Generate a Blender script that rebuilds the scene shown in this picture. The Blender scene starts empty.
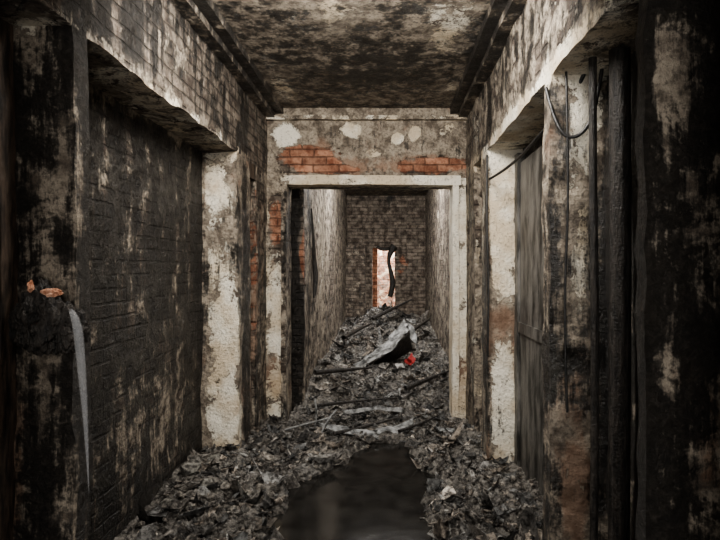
import bpy, bmesh, math, random
import numpy as np
from mathutils import Vector, Matrix
random.seed(4); rng=np.random.default_rng(7)
S=bpy.context.scene
try:
    S.view_settings.view_transform='AgX'; S.view_settings.look='AgX - Medium High Contrast'
except Exception: pass
# ---------------------------------------------------------------- noise
def _h(ix,iy,iz,s):
    n=(ix*374761393+iy*668265263+iz*2147483647+s*974634777)&0xffffffff
    n=((n^(n>>13))*1274126177)&0xffffffff
    n=(n^(n>>16))&0xffffffff
    n=(n*2246822519)&0xffffffff
    n=n^(n>>15)
    return (n&0xffffff)/float(0xffffff)
def vn(P,f=1.0,s=0):
    P=np.asarray(P,float)*f+100.0
    i=np.floor(P).astype(np.int64); t=P-i; t=t*t*(3-2*t)
    r=0
    for dx in (0,1):
        for dy in (0,1):
            for dz in (0,1):
                w=(t[:,0] if dx else 1-t[:,0])*(t[:,1] if dy else 1-t[:,1])*(t[:,2] if dz else 1-t[:,2])
                r=r+w*_h(i[:,0]+dx,i[:,1]+dy,i[:,2]+dz,s)
    return r
def fbm(P,f,o=4,s=0,g=.5):
    a=1;t=0;r=0
    for k in range(o):
        r=r+a*vn(P,f*2**k,s+k*17); t+=a; a*=g
    return r/t
# ---------------------------------------------------------------- node helper
class NT:
    def __init__(s,name):
        s.m=bpy.data.materials.new(name); s.m.use_nodes=True
        s.t=s.m.node_tree; s.n=s.t.nodes; s.b=s.n['Principled BSDF']
    def put(s,sock,v):
        if isinstance(v,bpy.types.NodeSocket): s.t.links.new(v,sock)
        else: sock.default_value=v
    def math(s,op,a,b=0.0,clamp=False):
        n=s.n.new('ShaderNodeMath'); n.operation=op; n.use_clamp=clamp
        s.put(n.inputs[0],a); s.put(n.inputs[1],b); return n.outputs[0]
    def mix(s,f,a,b,mode='MIX'):
        n=s.n.new('ShaderNodeMix'); n.data_type='RGBA'; n.blend_type=mode
        s.put(n.inputs[0],f)
        s.put(n.inputs[6],a if isinstance(a,bpy.types.NodeSocket) else (*a,1)); s.put(n.inputs[7],b if isinstance(b,bpy.types.NodeSocket) else (*b,1)); return n.outputs[2]
    def ss(s,v,lo,hi):
        n=s.n.new('ShaderNodeMapRange'); n.interpolation_type='SMOOTHSTEP'
        s.put(n.inputs[0],v); n.inputs[1].default_value=lo; n.inputs[2].default_value=hi; return n.outputs[0]
    def c(s,n,k): return s.math('MULTIPLY',s.math('SUBTRACT',n,.5),k)
    def add(s,*a):
        r=a[0]
        for b in a[1:]: r=s.math('ADD',r,b)
        return r
    def noise(s,vec,sc,d=5,r=.6,scale3=None,dist=0):
        if scale3:
            m=s.n.new('ShaderNodeMapping'); m.inputs['Scale'].default_value=scale3; s.t.links.new(vec,m.inputs[0]); vec=m.outputs[0]
        n=s.n.new('ShaderNodeTexNoise'); n.inputs['Scale'].default_value=sc; n.inputs['Detail'].default_value=d
        n.inputs['Roughness'].default_value=r; n.inputs['Distortion'].default_value=dist
        s.t.links.new(vec,n.inputs['Vector']); return n.outputs[0]
    def co(s):
        return s.n.new('ShaderNodeTexCoord').outputs['Object']
    def bump(s,h,st=.5,d=.02,nrm=None):
        n=s.n.new('ShaderNodeBump'); n.inputs['Strength'].default_value=st; n.inputs['Distance'].default_value=d
        s.t.links.new(h,n.inputs['Height'])
        if nrm: s.t.links.new(nrm,n.inputs['Normal'])
        return n.outputs[0]
def wall_mat():
    m=NT('sooty_brick_and_plaster'); c=m.co()
    sx=m.n.new('ShaderNodeSeparateXYZ'); m.t.links.new(c,sx.inputs[0])
    w0=m.noise(c,6,3,.5)
    cb=m.n.new('ShaderNodeCombineXYZ'); m.put(cb.inputs[0],m.add(sx.outputs[0],sx.outputs[1],m.c(w0,.04))); m.put(cb.inputs[1],m.add(sx.outputs[2],m.c(w0,.025)))
    at=m.n.new('ShaderNodeAttribute'); at.attribute_name='mask'
    sc=m.n.new('ShaderNodeSeparateColor'); m.t.links.new(at.outputs['Color'],sc.inputs[0])
    plas,wht,brk=sc.outputs; soot=at.outputs['Alpha']  # alpha holds soot and some painted shade
    nA=m.noise(c,2.6,7,.62); nB=m.noise(c,9,9,.68); nC=m.noise(c,42,7,.72)
    nD=m.noise(c,4,10,.68,dist=.7)
    st=m.noise(c,1.6,8,.68,(5,5,.6))
    st2=m.noise(c,8,7,.68,(4,4,.35))
    nE=m.noise(c,3.3,8,.64,(1,1,.7),dist=.5)
    bt=m.n.new('ShaderNodeTexBrick'); m.t.links.new(cb.outputs[0],bt.inputs['Vector'])
    bt.inputs['Scale'].default_value=1; bt.inputs['Brick Width'].default_value=.25; bt.inputs['Row Height'].default_value=.078
    bt.inputs['Mortar Size'].default_value=.010; bt.inputs['Mortar Smooth'].default_value=.6
    bt.inputs['Color1'].default_value=(1,1,1,1); bt.inputs['Color2'].default_value=(.5,.5,.5,1); bt.inputs['Mortar'].default_value=(.3,.3,.3,1)
    bfac=bt.outputs['Fac']
    dull=m.mix(m.ss(nB,.35,.65),(.085,.062,.047),(.36,.30,.24)); red=m.mix(m.ss(nB,.35,.65),(.24,.09,.05),(.60,.32,.205))
    rm=m.ss(m.add(brk,m.c(nD,1.8)),.42,.6)
    bcol=m.mix(rm,dull,red)
    bcol=m.mix(.85,bcol,bt.outputs['Color'],'MULTIPLY')
    pm=m.ss(m.add(plas,m.c(nB,1.9),m.c(nA,1.3)),.46,.53)
    pcol=m.mix(m.ss(nB,.36,.62),(.13,.104,.080),(.42,.36,.285))
    pcol=m.mix(m.math('MULTIPLY',m.ss(nC,.48,.62),.6),pcol,(.06,.048,.037))
    # scorched brown / pink blooms in the plaster
    bm_=m.ss(m.add(m.math('MULTIPLY',brk,.9),m.c(nE,1.9)),.24,.52)
    pcol=m.mix(m.math('MULTIPLY',bm_,.72),pcol,m.mix(nB,(.12,.062,.036),(.40,.25,.17)))
    wm=m.ss(m.add(wht,m.c(nD,2.0),m.c(nC,.9)),.47,.52)
    wcol=m.mix(m.ss(nA,.4,.6),(.92,.86,.735),(.68,.57,.42))
    wcol=m.mix(m.math('MULTIPLY',m.ss(nC,.54,.62),.5),wcol,(.17,.14,.105))
    wcol=m.mix(m.math('MULTIPLY',bm_,.5),wcol,(.42,.285,.165))
    col=m.mix(pm,bcol,pcol); col=m.mix(wm,col,wcol)
    sv=m.add(soot,m.c(st,1.9),m.c(nD,1.9),m.c(st2,.9),m.c(nC,.9))
    sm=m.ss(sv,.32,.70)
    sm=m.math('MULTIPLY',sm,.96)
    scol=m.mix(m.ss(nC,.45,.7),(.009,.008,.007),(.050,.043,.036))
    col=m.mix(sm,col,scol)
    m.put(m.b.inputs['Base Color'],col)
    m.put(m.b.inputs['Roughness'],m.math('SUBTRACT',.85,m.math('MULTIPLY',sm,m.math('MULTIPLY',nB,.85))))
    h=m.math('MULTIPLY',m.math('MULTIPLY',m.math('SUBTRACT',1,bfac),.75),m.math('SUBTRACT',1,m.math('MULTIPLY',pm,.92)))
    h=m.add(h,m.math('MULTIPLY',pm,1.3),m.math('MULTIPLY',wm,.5),m.math('MULTIPLY',nC,1.8),m.math('MULTIPLY',nB,1.8),m.math('MULTIPLY',sm,-.3))
    m.put(m.b.inputs['Normal'],m.bump(h,1.0,.014))
    return m.m
def rubble_mat():
    m=NT('wet_ash_rubble'); c=m.co()
    at=m.n.new('ShaderNodeAttribute'); at.attribute_name='mask'
    nA=m.noise(c,3,5,.6); nB=m.noise(c,26,8,.72); nC=m.noise(c,90,5,.65)
    f=m.ss(m.add(m.math('MULTIPLY',nB,.7),m.math('MULTIPLY',nA,.3)),.41,.61)
    col=m.mix(f,(.030,.026,.023),(.36,.345,.32))
    col=m.mix(1.0,col,at.outputs['Color'],'MULTIPLY')
    m.put(m.b.inputs['Base Color'],col)
    m.put(m.b.inputs['Roughness'],m.math('ADD',.06,m.math('MULTIPLY',nB,.7)))
    m.put(m.b.inputs['Normal'],m.bump(m.math('ADD',nB,m.math('MULTIPLY',nC,.6)),1.0,.025))
    return m.m
def simple(name,c1,c2,sc=12,rough=.6,metal=0,bump=.5,d=.006,alpha=None,stretch=None):
    m=NT(name); c=m.co(); n=m.noise(c,sc,6,.65,stretch); n2=m.noise(c,sc*4,4,.6)
    m.put(m.b.inputs['Base Color'],m.mix(m.ss(n,.35,.65),c1,c2))
    m.b.inputs['Roughness'].default_value=rough; m.b.inputs['Metallic'].default_value=metal
    m.put(m.b.inputs['Normal'],m.bump(m.math('ADD',n,m.math('MULTIPLY',n2,.4)),bump,d))
    return m.m
M_WALL=wall_mat(); M_RUB=rubble_mat()
M_CHAR=simple('charred_wood',(.008,.007,.006),(.05,.042,.035),18,.5,0,.9,.02,stretch=(3,3,.6))
M_METAL=simple('burnt_sheet_metal',(.04,.04,.038),(.33,.33,.32),11,.42,.3,.9,.015)
M_CABLE=simple('melted_cable',(.008,.008,.008),(.03,.028,.026),30,.4)
M_DOOR=simple('soot_grey_door_paint',(.022,.021,.019),(.17,.16,.145),5,.5,0,.6,.01,stretch=(2,2,.5))
M_RED=simple('red_cloth',(.18,.015,.015),(.45,.05,.045),20,.8)
M_PAPER=simple('pale_fabric',(.15,.14,.14),(.5,.48,.45),12,.8)
M_FRESH=simple('fresh_broken_brick',(.35,.15,.08),(.66,.40,.28),25,.8,0,.9,.01)
M_TIMBER=simple('scorched_trim',(.02,.016,.013),(.12,.085,.062),10,.6,0,.8,.01,stretch=(3,3,.5))
# ---------------------------------------------------------------- mesh build
def mk(name,V,F,mats,mask=None,mi=None,smooth=False,parent=None):
    me=bpy.data.meshes.new(name); me.from_pydata([tuple(v) for v in V],[],[tuple(f) for f in F]); 
    for m in mats: me.materials.append(m)
    if mask is not None:
        a=me.color_attributes.new('mask','FLOAT_COLOR','POINT'); a.data.foreach_set('color',np.asarray(mask,np.float32).ravel())
    if mi is not None: me.polygons.foreach_set('material_index',mi)
    if smooth: me.polygons.foreach_set('use_smooth',[True]*len(me.polygons))
    me.update(); o=bpy.data.objects.new(name,me); S.collection.objects.link(o)
    if parent: o.parent=parent
    return o
def boxgrid(lo,hi,res=.04):
    lo=np.array(lo,float);hi=np.array(hi,float); V=[];F=[];off=0
    for ax in range(3):
        u,v=[(1,2),(2,0),(0,1)][ax]
        nu=max(1,int(round((hi[u]-lo[u])/res)));nv=max(1,int(round((hi[v]-lo[v])/res)))
        U,W=np.meshgrid(np.linspace(lo[u],hi[u],nu+1),np.linspace(lo[v],hi[v],nv+1),indexing='ij')
        i,j=np.meshgrid(np.arange(nu),np.arange(nv),indexing='ij'); a=(i*(nv+1)+j).ravel()
        for side in (0,1):
            P=np.zeros((U.size,3)); P[:,u]=U.ravel();P[:,v]=W.ravel();P[:,ax]=(lo,hi)[side][ax]
            q=np.stack([a,a+nv+1,a+nv+2,a+1],1)
            if side==0:q=q[:,::-1]
            V.append(P);F.append(q+off);off+=len(P)
    return np.vstack(V),np.vstack(F)
def chip(P,amp):
    d=np.stack([fbm(P,9,3,s)-.5 for s in (1,2,3)],1)*amp
    d+=np.stack([fbm(P,2,2,s)-.5 for s in (4,5,6)],1)*amp*1.2
    return P+d
def paint(P,base,blobs):
    M=np.tile(np.array(base,float),(len(P),1))
    for c,r,dv in blobs:
        q=((P-np.array(c))/np.array(r)); g=np.exp(-(q**2).sum(1))
        M+=g[:,None]*np.array(dv)
    return np.clip(M,-1,2)
def wall(name,boxes,blobs=(),amp=.025,res=.04):
    Vs=[];Fs=[];Ms=[];off=0
    for b in boxes:
        lo,hi,base=b[:3]
        V,F=boxgrid(lo,hi,res); Ms.append(paint(V,base,blobs)); V=chip(V,b[3] if len(b)>3 else amp); Vs.append(V);Fs.append(F+off);off+=len(V)
    return mk(name,np.vstack(Vs),np.vstack(Fs),[M_WALL],np.vstack(Ms))
H=3.23
# channels: plaster, white, red brick / scorch tint, soot and painted shade
XL=-1.236; XLr=-1.53; XR=.80; XRr=1.08
wall('wall_left',[
  ((XLr-.3,-2,-.1),(XLr,4.9,2.6),(.48,.0,.0,.78)),
  ((XLr-.3,-2,2.55),(XL,5.5,H+.05),(.25,.14,-.1,.56)),
  ((XLr-.1,4.45,-.1),(XL,4.84,2.6),(.95,.45,.05,.14)),
  ((XLr-.3,5.06,-.1),(XL,5.5,2.6),(.5,.25,.2,.45)),
  ((XLr-.1,2.13,-.1),(XL,2.24,2.6),(1.0,.06,-.1,.76)),
  ((XLr-.1,-2,-.1),(XL-.0,1.45,H),(1.0,.02,-.1,.7)),
 ],[
  ((-1.3,4.45,1.9),(.1,.2,.5),(.1,-.15,.0,.15)),
  ((-1.33,4.45,1.1),(.12,.2,.28),(.3,.5,0,-.4)),
  ((-1.3,4.45,.35),(.15,.2,.4),(.3,.35,0,-.4)),
  ((-1.42,4.45,2.3),(.12,.2,.2),(.3,.3,0,-.3)),
  ((-1.53,4.45,1.3),(.05,.2,1.6),(-.2,-.3,.3,.4)),
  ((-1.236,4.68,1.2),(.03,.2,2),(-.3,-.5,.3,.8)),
  ((-1.236,5.06,1.5),(.2,.12,.8),(0,.1,.5,-.1)),
  ((-1.29,2.13,1.95),(.12,.1,.16),(.4,.15,0,-.45)),
  ((-1.40,2.13,2.5),(.08,.1,.22),(.4,.35,0,-.45)),
  ((-1.38,2.13,1.15),(.09,.1,.2),(.4,.1,0,-.4)),
  ((-1.50,2.13,.8),(.06,.1,.3),(.0,0,1.2,-.5)),
  ((XL,2.24,1.3),(.08,.06,2),(0,-.3,0,.4)),  # shade on the near pilaster's side face, painted in
  ((XL,3.2,2.56),(.5,1.4,.05),(.4,.5,0,-.45)),
  ((XL,4.6,2.9),(.2,.7,.4),(-.1,.0,0,-.25)),
  ((XL,2.2,3.0),(.2,.7,.5),(.1,.0,0,.2)),
  ((XLr,3.9,.6),(.1,.8,.5),(.1,0,0,-.2)),
 ])
wall('wall_right',[
  ((XRr,-2,-.1),(XRr+.3,4.6,2.6),(1.0,.02,-.1,.85)),
  ((XR,-2,2.55),(XRr+.3,5.5,H+.05),(.60,.30,-.1,.48)),
  ((XR,4.32,-.1),(XRr+.1,4.62,2.6),(.95,.68,.05,.06)),
  ((XR,5.0,-.1),(XRr+.3,5.5,2.6),(.6,.35,.1,.35)),
  ((XR,2.67,-.1),(XRr+.1,2.80,2.6),(.9,.20,.05,.60)),
  ((XR,1.68,-.1),(XRr+.3,1.74,2.7),(1.1,.03,-.05,.86)),
  ((XR+.05,-2,-.1),(XRr+.3,1.3,H),(1.0,.0,.0,.7)),
 ],[
  ((.92,4.32,1.15),(.13,.2,.20),(.2,-.5,.8,-.1)),
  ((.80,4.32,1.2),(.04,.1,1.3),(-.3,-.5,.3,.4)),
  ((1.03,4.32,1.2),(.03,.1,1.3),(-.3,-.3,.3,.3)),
  ((.90,4.32,2.2),(.16,.2,.5),(.2,.3,0,-.2)),
  ((.95,4.32,.4),(.16,.2,.4),(.1,.2,0,.05)),
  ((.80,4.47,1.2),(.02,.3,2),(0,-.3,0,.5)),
  ((.97,2.67,2.3),(.08,.1,.45),(.3,.5,0,-.45)),
  ((.95,2.67,1.55),(.06,.1,.3),(.3,.4,.1,-.4)),
  ((.93,2.67,.5),(.09,.1,.45),(.3,.1,.9,-.55)),
  ((1.05,2.67,1.0),(.05,.1,.9),(0,-.2,0,.4)),
  ((.80,1.73,1.5),(.02,.06,3),(0,-.5,0,.6)),  # black of the gap beside it painted onto this side face
  ((.88,1.68,2.15),(.06,.1,.22),(.3,.25,0,-.45)),
  ((1.0,1.68,1.65),(.05,.1,.2),(.3,.35,0,-.55)),
  ((.86,1.68,1.4),(.03,.1,.25),(.2,.2,.2,-.4)),
  ((1.0,1.68,.95),(.06,.1,.15),(.2,.2,.3,-.4)),
  ((.95,1.68,1.2),(.15,.1,.5),(.0,.0,.3,-.12)),
  ((XR,3.4,2.57),(.3,1.4,.06),(.3,.7,0,-.45)),
  ((XR,4.9,2.9),(.2,.8,.3),(0,.1,0,-.25)),
 ])
PY=5.5
wall('wall_portal',[
  ((-1.9,PY,-.1),(-1.05,PY+.25,2.52),(.75,.40,.1,.10)),
  ((.69,PY,-.1),(1.5,PY+.25,2.52),(.8,.65,.0,.02)),
  ((-1.9,PY,2.52),(1.5,PY+.25,H+.05),(1.0,.12,.15,.20)),
 ],[
  ((-.80,PY,2.70),(.32,.2,.15),(-1.6,-.6,1.0,-.7)),
  ((-.5,PY,2.60),(.22,.2,.05),(-1.0,-.6,.7,-.5)),
  ((.44,PY,2.64),(.36,.2,.085),(-1.6,-.6,1.0,-.7)),
  ((-.15,PY,2.6),(.4,.2,.03),(-.4,0,.2,.1)),
  ((-.37,PY,3.0),(.10,.2,.07),(.3,1.2,0,-.5)),
  ((-1.03,PY,2.95),(.14,.2,.12),(.3,1.0,0,-.5)),
  ((.09,PY,2.92),(.06,.2,.05),(.3,1.3,0,-.5)),
  ((.27,PY,2.97),(.05,.2,.07),(.3,1.3,0,-.5)),
  ((.6,PY,3.0),(.1,.2,.1),(.3,.6,0,-.2)),
  ((-.1,PY,2.75),(.12,.2,.05),(.3,.6,0,-.2)),
  ((-1.13,PY,2.05),(.10,.2,.28),(-1,-.2,.7,-.1)),
  ((-1.13,PY,1.1),(.08,.2,.4),(.3,.6,0,-.3)),
  ((-1.13,PY,.4),(.1,.2,.3),(0,.2,.6,-.1)),
  ((.75,PY,.5),(.1,.2,.3),(0,-.1,.5,.2)),
 ],amp=.02,res=.035)
wall('trim_portal',[
  ((-1.10,PY-.035,2.44),(.74,PY+.27,2.535),(.9,.80,-.2,.0)),
  ((.655,PY-.03,0),(.72,PY+.27,2.46),(.9,.80,-.1,.0)),
  ((-1.08,PY-.03,0),(-1.03,PY+.27,2.46),(.6,.35,.1,.35)),
 ],[((-1.05,PY,2.0),(.1,.3,.4),(0,-.3,.2,.3)),((-.2,PY+.2,2.44),(1,.12,.04),(0,-.6,0,.5))],amp=.014,res=.025)
wall('trim_cornice',[
  ((XL-.02,PY-.06,3.10),(XR+.02,PY+.02,3.14),(.9,.5,0,.1)),
  ((XL-.05,-2,3.12),(XL+.09,PY,3.25),(.9,.10,0,.62)),
  ((XL-.05,-2,3.17),(XL+.17,PY,3.25),(.9,.0,0,.8)),
  ((XR-.09,-2,3.12),(XR+.05,PY,3.25),(.9,.10,0,.62)),
  ((XR-.17,-2,3.17),(XR+.05,PY,3.25),(.9,.0,0,.8)),
 ],[],amp=.012)
wall('ceiling',[((-1.9,-2,H),(1.5,12.6,H+.2),(1.1,.12,-.05,.52),.01)],[
  ((-.35,3.5,H),(.25,.35,.2),(.2,.4,-.2,-.35)),
  ((.40,3.6,H),(.16,.6,.2),(.2,.55,-.2,-.4)),
  ((.60,4.9,H),(.12,.4,.2),(.1,.4,0,-.3)),
  ((-.95,4.8,H),(.12,.6,.2),(.1,.5,0,-.3)),
  ((-.1,4.4,H),(.6,.4,.2),(.0,-.2,0,.25)),
  ((-.1,5.25,H),(.7,.3,.2),(.0,.1,0,-.1)),
 ],res=.06)
EY=12.2
wall('wall_left_corridor',[((-1.2,5.9,-.1),(-.92,EY,H+.02),(.55,.22,-.1,.34))],[
  ((-1.08,5.9,1.5),(.16,.05,3),(-.2,-.6,-.5,.9)),  # darkness of a side opening painted onto the wall's end face
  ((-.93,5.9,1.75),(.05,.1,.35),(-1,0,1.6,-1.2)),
  ((-.92,6.3,1.5),(.1,.25,1.2),(.1,-.1,0,.25)),
  ((-.92,7.4,1.6),(.1,.5,.9),(.2,.15,0,-.2)),
  ((-.92,9.0,1.6),(.1,.6,.9),(-.2,.1,0,-.05)),
 ],res=.06)
wall('wall_right_corridor',[((.84,5.75,-.1),(1.15,EY,H+.02),(.5,.22,-.1,.28))],[
  ((.84,9,2.2),(.1,2,.6),(-.2,.1,0,-.1))],res=.06)
wall('wall_end',[
  ((-1.3,EY,-.1),(-.36,EY+.3,H),(.1,.05,.1,-.15)),
  ((.16,EY,-.1),(1.3,EY+.3,H),(.1,.0,.15,-.5)),
  ((-.36,EY,2.06),(.16,EY+.3,H),(.1,.05,.1,-.2)),
  ((-.95,EY-.45,-.1),(-.50,EY,2.1),(.3,.0,.1,.3)),
 ],[((.3,EY,1.7),(.1,.3,.3),(-.6,0,.5,-.2)),((0,EY,3.15),(1.2,.3,.2),(0,0,0,.5)),((.5,EY,1.6),(.05,.3,1.5),(0,0,0,.9))],res=.05)
wall('wall_back_room',[((-2.2,16,-.1),(2.2,16.2,3.6),(.3,.40,.6,-.7)),
   ((-2.2,12.5,-.1),(-2.0,16,3.6),(.3,.55,.5,-.5)),((2.0,12.5,-.1),(2.2,16,3.6),(.3,.55,.5,-.5)),
   ((-.75,13.6,-.1),(-.27,13.8,3.0),(.0,.1,1.2,-.5))],res=.1)
wall('wall_side_room_left',[((-2.6,-2.2,-.1),(-2.5,6.2,H),(.5,0,0,.7)),((-2.6,6.1,-.1),(-1.2,6.2,H),(.5,0,0,.7))],res=.15)
wall('wall_side_room_right',[((2.0,-2.2,-.1),(2.1,6.2,H),(.5,0,0,.7)),((1.15,6.1,-.1),(2.1,6.2,H),(.5,0,0,.7))],res=.15)
V,F=boxgrid((-2.6,-2.2,-.15),(2.3,16.2,0),.15)
mk('floor',V,F,[M_RUB],np.tile([.5,.5,.5,1.],(len(V),1)))
# ---------------------------------------------------------------- rubble
def ss(x,a,b):
    t=np.clip((x-a)/(b-a),0,1); return t*t*(3-2*t)
def pud(x,y):
    P=np.stack([x,y,0*x],1)
    left=np.where(y<3.9,-.66,-.66+(y-3.9)*.60)
    right=.27+.05*np.sin(y*5)
    w=(fbm(P,3.5,3,40)-.5)*.30+(fbm(P,14,2,41)-.5)*.12
    return np.minimum(np.minimum(x-left,right-x),4.88-y)+w
def height(x,y):
    P=np.stack([x,y,0*x],1)
    p=pud(x,y)
    h=.035+.20*ss(y,5.7,7.2)+.13*ss(y,7.5,11)
    edge=np.clip(np.maximum((-.6-x)/.8,(x-.35)/.7),0,1)
    h=h+edge*np.where(y<5.5,.03,.14*ss(y,5.5,6.2))
    h=h+.36*np.exp(-((x+.1)/.6)**2-((y-12.0)/.9)**2)+.13*np.exp(-((x+.75)/.3)**2-((y-6.6)/.7)**2)
    h=h+.10*np.exp(-((x+1.42)/.14)**2-((y-3.95)/.45)**2)
    W=P+np.stack([fbm(P,4,2,33),fbm(P,4,2,34),0*x],1)*.25
    n=fbm(P,5,3,50); n2=1-np.abs(fbm(W,8,4,60,.6)*2-1); n3=1-np.abs(fbm(W,24,3,70,.6)*2-1)
    q=fbm(W,7,3,77)*7; fr=q-np.floor(q); ter=(np.floor(q)+ss(fr,.0,.25))/7
    h=h+(n-.5)*.07+(n2-.8)*.09+(n3-.7)*.06+(ter-.5)*.09
    h=np.maximum(h,.022+(n3-.7)*.05)
    k=ss(p,-.10,.04)
    return h*(1-k)+(-.03)*k
RV=[];RF=[];RM=[];off=0
def patch(x0,x1,y0,y1,dx,dy):
    global off
    xs=np.arange(x0,x1+dx*.5,dx); ys=np.arange(y0,y1+dy*.5,dy)
    X,Y=np.meshgrid(xs,ys,indexing='ij'); x=X.ravel();y=Y.ravel()
    P=np.stack([x,y,height(x,y)],1)
    nx,ny=len(xs),len(ys); i,j=np.meshgrid(np.arange(nx-1),np.arange(ny-1),indexing='ij'); a=(i*ny+j).ravel()+off
    RV.append(P); RF.extend([tuple(q) for q in np.stack([a,a+ny,a+ny+1,a+1],1)]); off+=len(P)
    g=.40+.9*fbm(P,6,4,90); RM.append(np.stack([g*1.0,g*.97,g*.93,np.ones_like(g)],1))
patch(-1.53,1.07,2.2,5.5,.016,.014)
patch(-1.02,.66,5.5,5.92,.016,.02)
patch(-.92,.84,5.92,12.25,.018,.026)
def flake(c,r,el,tilt,az,curl,th,shade):
    global off
    n=random.randint(7,11); A=sorted([random.uniform(0,6.283) for _ in range(n)])
    pts=[];mid=[]
    cy=random.uniform(-.6,.6)
    for t in A:
        q=r*random.uniform(.5,1.15); px,py=q*math.cos(t)*el,q*math.sin(t)
        z=curl*(px*px)/r+cy*(py*py)/r
        pts.append((px,py,z+random.uniform(-.12,.12)*r)); mid.append((px*.5,py*.5,z*.25+random.uniform(-.1,.1)*r))
    R=Matrix.Rotation(az,3,'Z')@Matrix.Rotation(tilt,3,'X')@Matrix.Rotation(random.uniform(-.3,.3),3,'Y')
    vs=[R@Vector(p)+c for p in pts]+[R@Vector(p)+c for p in mid]+[R@Vector((p[0]*.95,p[1]*.95,p[2]-th))+c for p in pts]+[R@Vector((0,0,0))+c]
    RV.append(np.array(vs)) 
    for k in range(n):
        k2=(k+1)%n
        RF.append((off+k,off+k2,off+n+k2,off+n+k)); RF.append((off+n+k,off+n+k2,off+3*n)); RF.append((off+k,off+2*n+k,off+2*n+k2,off+k2))
    RM.append(np.tile([shade[0],shade[1],shade[2],1.],(len(vs),1))); off+=len(vs)
def okpos(x,y,r):
    if y<5.4: return -1.50+r<x<1.04-r
    return -.90+r<x<(.62 if y<5.85 else .80)-r
N=15000
fx=rng.uniform(-1.5,1.05,N); fy=2.3+(rng.uniform(0,1,N)**1.25)*9.8
pp=pud(fx,fy); hh=height(fx,fy)
for k in range(N):
    if pp[k]>-.03: continue
    big=random.random()
    r=random.uniform(.007,.018) if big<.62 else random.uniform(.018,.04) if big<.93 else random.uniform(.04,.085)
    if not okpos(fx[k],fy[k],r): continue
    s=random.choice([.3,.5,.8,1.1,1.5]) * random.uniform(.7,1.2)
    if random.random()<.05: s*=1.9
    t=random.uniform(-.05,.11)
    flake(Vector((fx[k],fy[k],hh[k]+r*.10)),r,random.uniform(1,2.6),random.gauss(0,.27),random.uniform(0,6.28),random.uniform(-.6,.6),random.uniform(.003,.010),(s*(1+t),s,s*(1-t)))
def chunk(c,r,shade):
    global off
    bm=bmesh.new()
    for _ in range(14):
        d=Vector((random.gauss(0,1),random.gauss(0,1),random.gauss(0,1))).normalized()
        bm.verts.new(Vector((d.x*r*1.2,d.y*r,d.z*r*.7))*random.uniform(.8,1.1))
    bmesh.ops.convex_hull(bm,input=bm.verts); 
    lo=[v for v in bm.verts if not v.link_faces]; bmesh.ops.delete(bm,geom=lo,context='VERTS')
    bm.verts.index_update(); R=Matrix.Rotation(random.uniform(0,6.28),3,'Z')
    RV.append(np.array([tuple(R@v.co+c) for v in bm.verts]))
    for f in bm.faces: RF.append(tuple(off+v.index for v in f.verts))
    RM.append(np.tile([*shade,1.],(len(bm.verts),1))); off+=len(bm.verts); bm.free()
for _ in range(600):
    x0=random.uniform(-1.45,1.0); y0=random.uniform(2.4,11.8)
    if random.random()<.4: x0=random.uniform(-1.45,-.8)
    if pud(np.array([x0]),np.array([y0]))[0]>-.05: continue
    z0=height(np.array([x0]),np.array([y0]))[0]; r=random.uniform(.012,.045); s=random.uniform(.5,1.6)
    if not okpos(x0,y0,r): continue
    chunk(Vector((x0,y0,z0+r*.1)),r,(s*1.05,s,s*.93))
for (x0,y0,r) in [(-1.38,4.2,.09),(-1.2,4.0,.05),(-1.40,3.8,.08),(-1.25,3.7,.05),(-1.4,3.4,.07)]:
    z0=height(np.array([x0]),np.array([y0]))[0]; chunk(Vector((x0,y0,z0+r*.3)),r,(1.1,1.1,1.05))
mk('rubble_pile',np.vstack(RV),RF,[M_RUB],np.vstack(RM))
m=NT('dirty_water'); c=m.co(); n=m.noise(c,7,4,.6)
m.put(m.b.inputs['Base Color'],m.mix(m.ss(n,.3,.7),(.012,.011,.010),(.030,.028,.025))); m.b.inputs['Roughness'].default_value=.12; m.b.inputs['IOR'].default_value=1.33
m.put(m.b.inputs['Normal'],m.bump(n,.12,.01))
mk('puddle',[(-1.0,2.2,.012),(.55,2.2,.012),(.55,5.1,.012),(-1.0,5.1,.012)],[(0,1,2,3)],[m.m])
# ---------------------------------------------------------------- objects
def curve(name,pts,r,mat,parent=None,radii=None):
    cu=bpy.data.curves.new(name,'CURVE'); cu.dimensions='3D'; cu.bevel_depth=r; cu.bevel_resolution=3; cu.resolution_u=8
    sp=cu.splines.new('NURBS'); sp.points.add(len(pts)-1); sp.use_endpoint_u=True; sp.order_u=3
    for k,p in enumerate(pts): sp.points[k].co=(*p,1); sp.points[k].radius=radii[k] if radii else 1
    cu.materials.append(mat); o=bpy.data.objects.new(name,cu); S.collection.objects.link(o)
    if parent:o.parent=parent
    return o
def empty(name):
    o=bpy.data.objects.new(name,None); S.collection.objects.link(o); return o
def sheet(name,rails,mat,n=24,th=.006,jit=.012,parent=None,seed=0,dz=0):
    A,B=[np.array(r,float)+np.array([0,0,dz]) for r in rails]
    def samp(R,t):
        k=t*(len(R)-1); i=min(int(k),len(R)-2); f=k-i; return R[i]*(1-f)+R[i+1]*f
    V=[];F=[];mm=10
    for a in range(n+1):
        p,q=samp(A,a/n),samp(B,a/n)
        for b in range(mm+1): V.append(p*(1-b/mm)+q*b/mm)
    V=np.array(V); V=V+np.stack([fbm(V,12,4,seed+s)-.5 for s in (1,2,3)],1)*jit*2
    for a in range(n):
        for b in range(mm):
            k=a*(mm+1)+b; F.append((k,k+mm+1,k+mm+2,k+1))
    o=mk(name,V,F,[mat],smooth=True,parent=parent); md=o.modifiers.new('th','SOLIDIFY'); md.thickness=th
    return o
e=empty('crumpled_metal_sheet')
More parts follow.
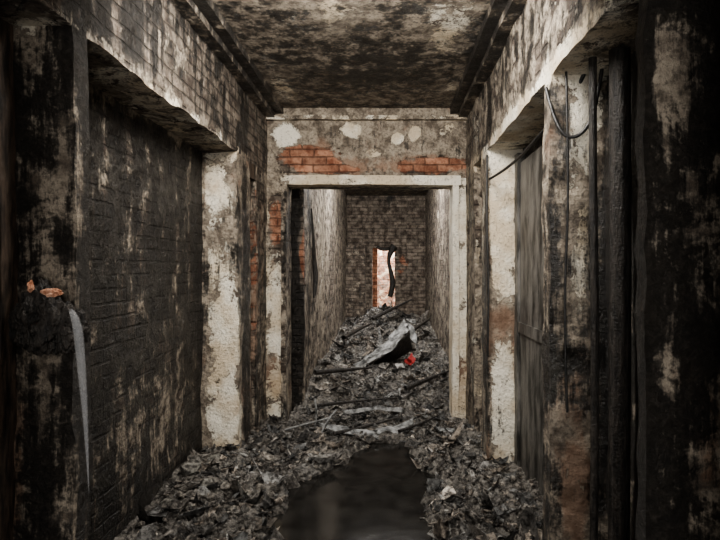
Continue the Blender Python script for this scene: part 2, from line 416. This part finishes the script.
sheet('upper_fold',([(-.52,7.35,.24),(-.10,7.6,.50),(.24,8.0,.84)],[(-.40,7.25,.24),(.05,7.4,.46),(.30,7.7,.72)]),M_METAL,parent=e,jit=.04)
sheet('lower_fold',([(-.40,7.25,.24),(.05,7.4,.46),(.30,7.7,.72)],[(-.26,7.55,.18),(.08,7.75,.25),(.36,7.95,.40)]),M_CHAR,parent=e,jit=.03,seed=9)
sheet('torn_flap',([(.24,8.0,.84),(.28,7.8,.72)],[(.40,7.9,.74),(.44,7.65,.38)]),M_METAL,parent=e,jit=.05,seed=3,n=8)
sheet('red_rag',([(.22,7.35,.30),(.28,7.28,.38),(.32,7.3,.44)],[(.29,7.2,.30),(.35,7.2,.34),(.37,7.25,.38)]),M_RED,jit=.05,seed=5,n=12)
sheet('pale_rag',([(.10,7.2,.32),(.20,7.15,.35)],[(.12,7.1,.29),(.22,7.08,.31)]),M_PAPER,jit=.05,seed=6,n=12)
e=empty('bent_metal_strip')
D=-.035
sheet('strip_top',([(-.70,5.15,.17),(-.25,5.05,.12),(.05,5.1,.13),(.24,5.2,.19)],[(-.66,5.08,.14),(-.25,4.93,.09),(.05,4.96,.09),(.24,5.14,.14)]),M_METAL,parent=e,jit=.015,seed=2,dz=D)
sheet('strip_bottom',([(-.45,5.45,.19),(-.1,5.5,.23),(.15,5.42,.22)],[(-.45,5.42,.16),(-.1,5.46,.20),(.15,5.38,.19)]),M_METAL,parent=e,jit=.015,seed=4,dz=D)
sheet('strip_scrap_a',([(.45,5.1,.13),(.62,5.0,.14)],[(.47,5.02,.11),(.60,4.93,.12)]),M_METAL,parent=e,jit=.02,seed=11,n=8,dz=D)
sheet('strip_scrap_b',([(-.85,4.6,.12),(-.70,4.65,.12)],[(-.83,4.52,.10),(-.71,4.57,.10)]),M_METAL,parent=e,jit=.02,seed=12,n=8,dz=D)
e=empty('metal_rod')
curve('rod_a',[(-.95,5.0,.10),(-.75,5.05,.15),(-.55,5.15,.17)],.010,M_METAL,e)
curve('rod_b',[(-.70,5.2,.08),(-.68,5.2,.24),(-.71,5.22,.34)],.010,M_METAL,e)
curve('rod_c',[(-.62,4.9,.06),(-.60,5.1,.14),(-.50,5.25,.22)],.012,M_METAL,e)
e=empty('charred_timber')
for k,(p,q,r) in enumerate([((-.85,6.3,.38),(-.2,6.9,.33),.03),((.2,6.1,.24),(.75,6.6,.34),.03),((-.5,4.95,.08),(.1,5.35,.12),.02),((.3,8.8,.5),(.75,9.6,.7),.04),((-.7,8.5,.5),(-.3,9.5,.62),.04),((-.3,10.6,.6),(.5,11.2,.95),.04),((-.8,5.7,.14),(.1,5.9,.18),.018),((.1,5.0,.09),(.55,5.5,.12),.015)]):
    mid=[(p[a]+q[a])/2+random.uniform(-.03,.03) for a in range(3)]
    curve('splinter_%d'%k,[p,mid,q],r,M_CHAR,e,[1,.8,.35])
e=empty('hanging_burnt_debris')
curve('strand_a',[(.14,EY-.05,2.1),(.05,EY-.06,1.95),(.0,EY-.05,1.75),(.07,EY-.05,1.5),(.12,EY-.05,1.2),(.04,EY-.05,.95)],.055,M_CHAR,e,[1.6,1.2,.6,.9,1.3,1])
curve('strand_b',[(-.25,EY-.05,2.08),(-.1,EY-.06,1.98),(.05,EY-.05,2.05)],.04,M_CHAR,e)
curve('burnt_conduit',[(-.90,6.35,2.3),(-.88,6.4,1.9),(-.89,6.5,1.7),(-.86,6.5,1.45),(-.88,6.4,1.25)],.022,M_CHAR,None,[.4,.8,1.2,1.6,.6])
def beam(name,boxes,mat,amp=.012,parent=None):
    Vs=[];Fs=[];o=0
    for lo,hi in boxes:
        V,F=boxgrid(lo,hi,.03); V=chip(V,amp); Vs.append(V);Fs.append(F+o);o+=len(V)
    return mk(name,np.vstack(Vs),np.vstack(Fs),[mat],parent=parent)
beam('door_1',[((XRr-.05,2.95,0),(XRr-.005,4.22,2.42)),((XRr-.07,2.95,0),(XRr-.005,3.03,2.5)),((XRr-.07,4.22,0),(XRr-.005,4.31,2.5)),((XRr-.065,2.95,1.1),(XRr-.005,4.3,1.18))],M_DOOR,.01)
beam('trim_door_post',[((-1.56,2.04,0),(-1.47,2.13,2.9))],M_TIMBER,.02)
beam('trim_side_opening_left',[((-1.33,4.9,0),(-1.27,5.0,2.55)),((-1.5,4.84,2.42),(-1.24,5.06,2.56))],M_TIMBER,.02)
beam('trim_side_opening_right',[((.84,4.72,0),(.90,4.8,2.55))],M_TIMBER,.02)
e=empty('burnt_pipe')
curve('riser',[(1.0,2.35,0),(1.0,2.33,1.0),(1.01,2.34,2.0),(1.0,2.35,3.2)],.045,M_CHAR,e)
curve('riser_thin',[(.93,2.45,0),(.94,2.44,1.2),(.925,2.45,2.2),(.93,2.45,3.2)],.018,M_CHAR,e)
e=empty('melted_cable')
curve('cable_a',[(.80,4.25,2.30),(.83,3.6,2.28),(.86,3.0,2.36),(.93,2.62,2.45),(1.03,2.6,2.75)],.010,M_CABLE,e)
curve('cable_b',[(1.05,2.58,2.75),(1.0,2.58,2.35),(.92,2.6,2.22),(.82,2.62,2.25),(.79,2.7,2.5)],.009,M_CABLE,e)
curve('cable_c',[(.86,2.62,2.7),(.875,2.6,2.0),(.85,2.62,1.4),(.87,2.62,.9)],.006,M_CABLE,e)
curve('cable_d',[(.79,4.3,2.5),(.78,4.28,2.0),(.80,4.27,1.4),(.79,4.28,.9)],.008,M_CABLE,e)
e=empty('broken_water_inlet')
def lump(name,c,s,mat,seed,parent):
    bm=bmesh.new(); bmesh.ops.create_icosphere(bm,subdivisions=5,radius=1)
    P=np.array([v.co[:] for v in bm.verts]); d=.35+1.3*fbm(P+seed*7,1.8,5,seed,.6)
    P=P*d[:,None]*np.array(s)+np.array(c); F=[[v.index for v in f.verts] for f in bm.faces]; bm.free()
    return mk(name,P,F,[mat],parent=parent)
lump('charred_body',(-1.34,2.10,1.40),(.10,.07,.14),M_CHAR,3,e)
lump('charred_shoulder',(-1.24,2.10,1.36),(.06,.05,.09),M_CHAR,5,e)
lump('brick_chip',(-1.262,2.03,1.508),(.034,.02,.016),M_FRESH,8,e)
lump('brick_chip_small',(-1.35,2.04,1.53),(.008,.015,.020),M_FRESH,9,e)
m=NT('falling_water'); m.b.inputs['Base Color'].default_value=(.85,.86,.88,1); m.b.inputs['Roughness'].default_value=.35; m.b.inputs['Alpha'].default_value=.12
curve('water_trickle',[(-1.205,2.05,1.44),(-1.175,2.04,1.41),(-1.160,2.04,1.25),(-1.140,2.04,1.0),(-1.130,2.04,.75)],.016,m.m,e,[.5,1.1,1,.5,.05])
# ---------------------------------------------------------------- lights
def area(name,loc,rot,sx,sy,e,col=(1,1,1)):
    l=bpy.data.lights.new(name,'AREA'); l.shape='RECTANGLE'; l.size=sx;l.size_y=sy;l.energy=e;l.color=col
    o=bpy.data.objects.new(name,l); o.location=loc;o.rotation_euler=rot; S.collection.objects.link(o)
area('daylight_entrance',(-.2,-1.8,1.9),(math.radians(90),0,0),2.0,2.4,95,(1,.97,.93))
area('fill_portal',(-.2,2.45,3.12),(math.radians(50),0,0),1.3,.5,125,(1,.96,.90))  # added fill lamp above the view, brightens the portal; no real gap
area('fill_far_corridor',(-.04,7.6,3.18),(0,0,0),1.2,2.4,80,(1,.985,.96))  # unseen ceiling fill added to light the far corridor
area('fill_end_wall',(-.04,8.2,3.10),(math.radians(60),0,0),1.2,.3,75,(1,.985,.96))  # extra hidden lamp put in to lift the end wall
area('daylight_back_room',(0,14.8,3.5),(0,0,0),3,1.8,750,(1,.97,.95))
w=bpy.data.worlds.new('World'); S.world=w; w.use_nodes=True; w.node_tree.nodes['Background'].inputs[0].default_value=(.85,.84,.85,1); w.node_tree.nodes['Background'].inputs[1].default_value=.38
cd=bpy.data.cameras.new('Camera'); cd.lens=27; cd.sensor_width=36; cd.shift_x=-28/720; cd.shift_y=-2/720
co=bpy.data.objects.new('Camera',cd); co.location=(0,0,1.6); co.rotation_euler=(math.radians(90),0,0); S.collection.objects.link(co); S.camera=co
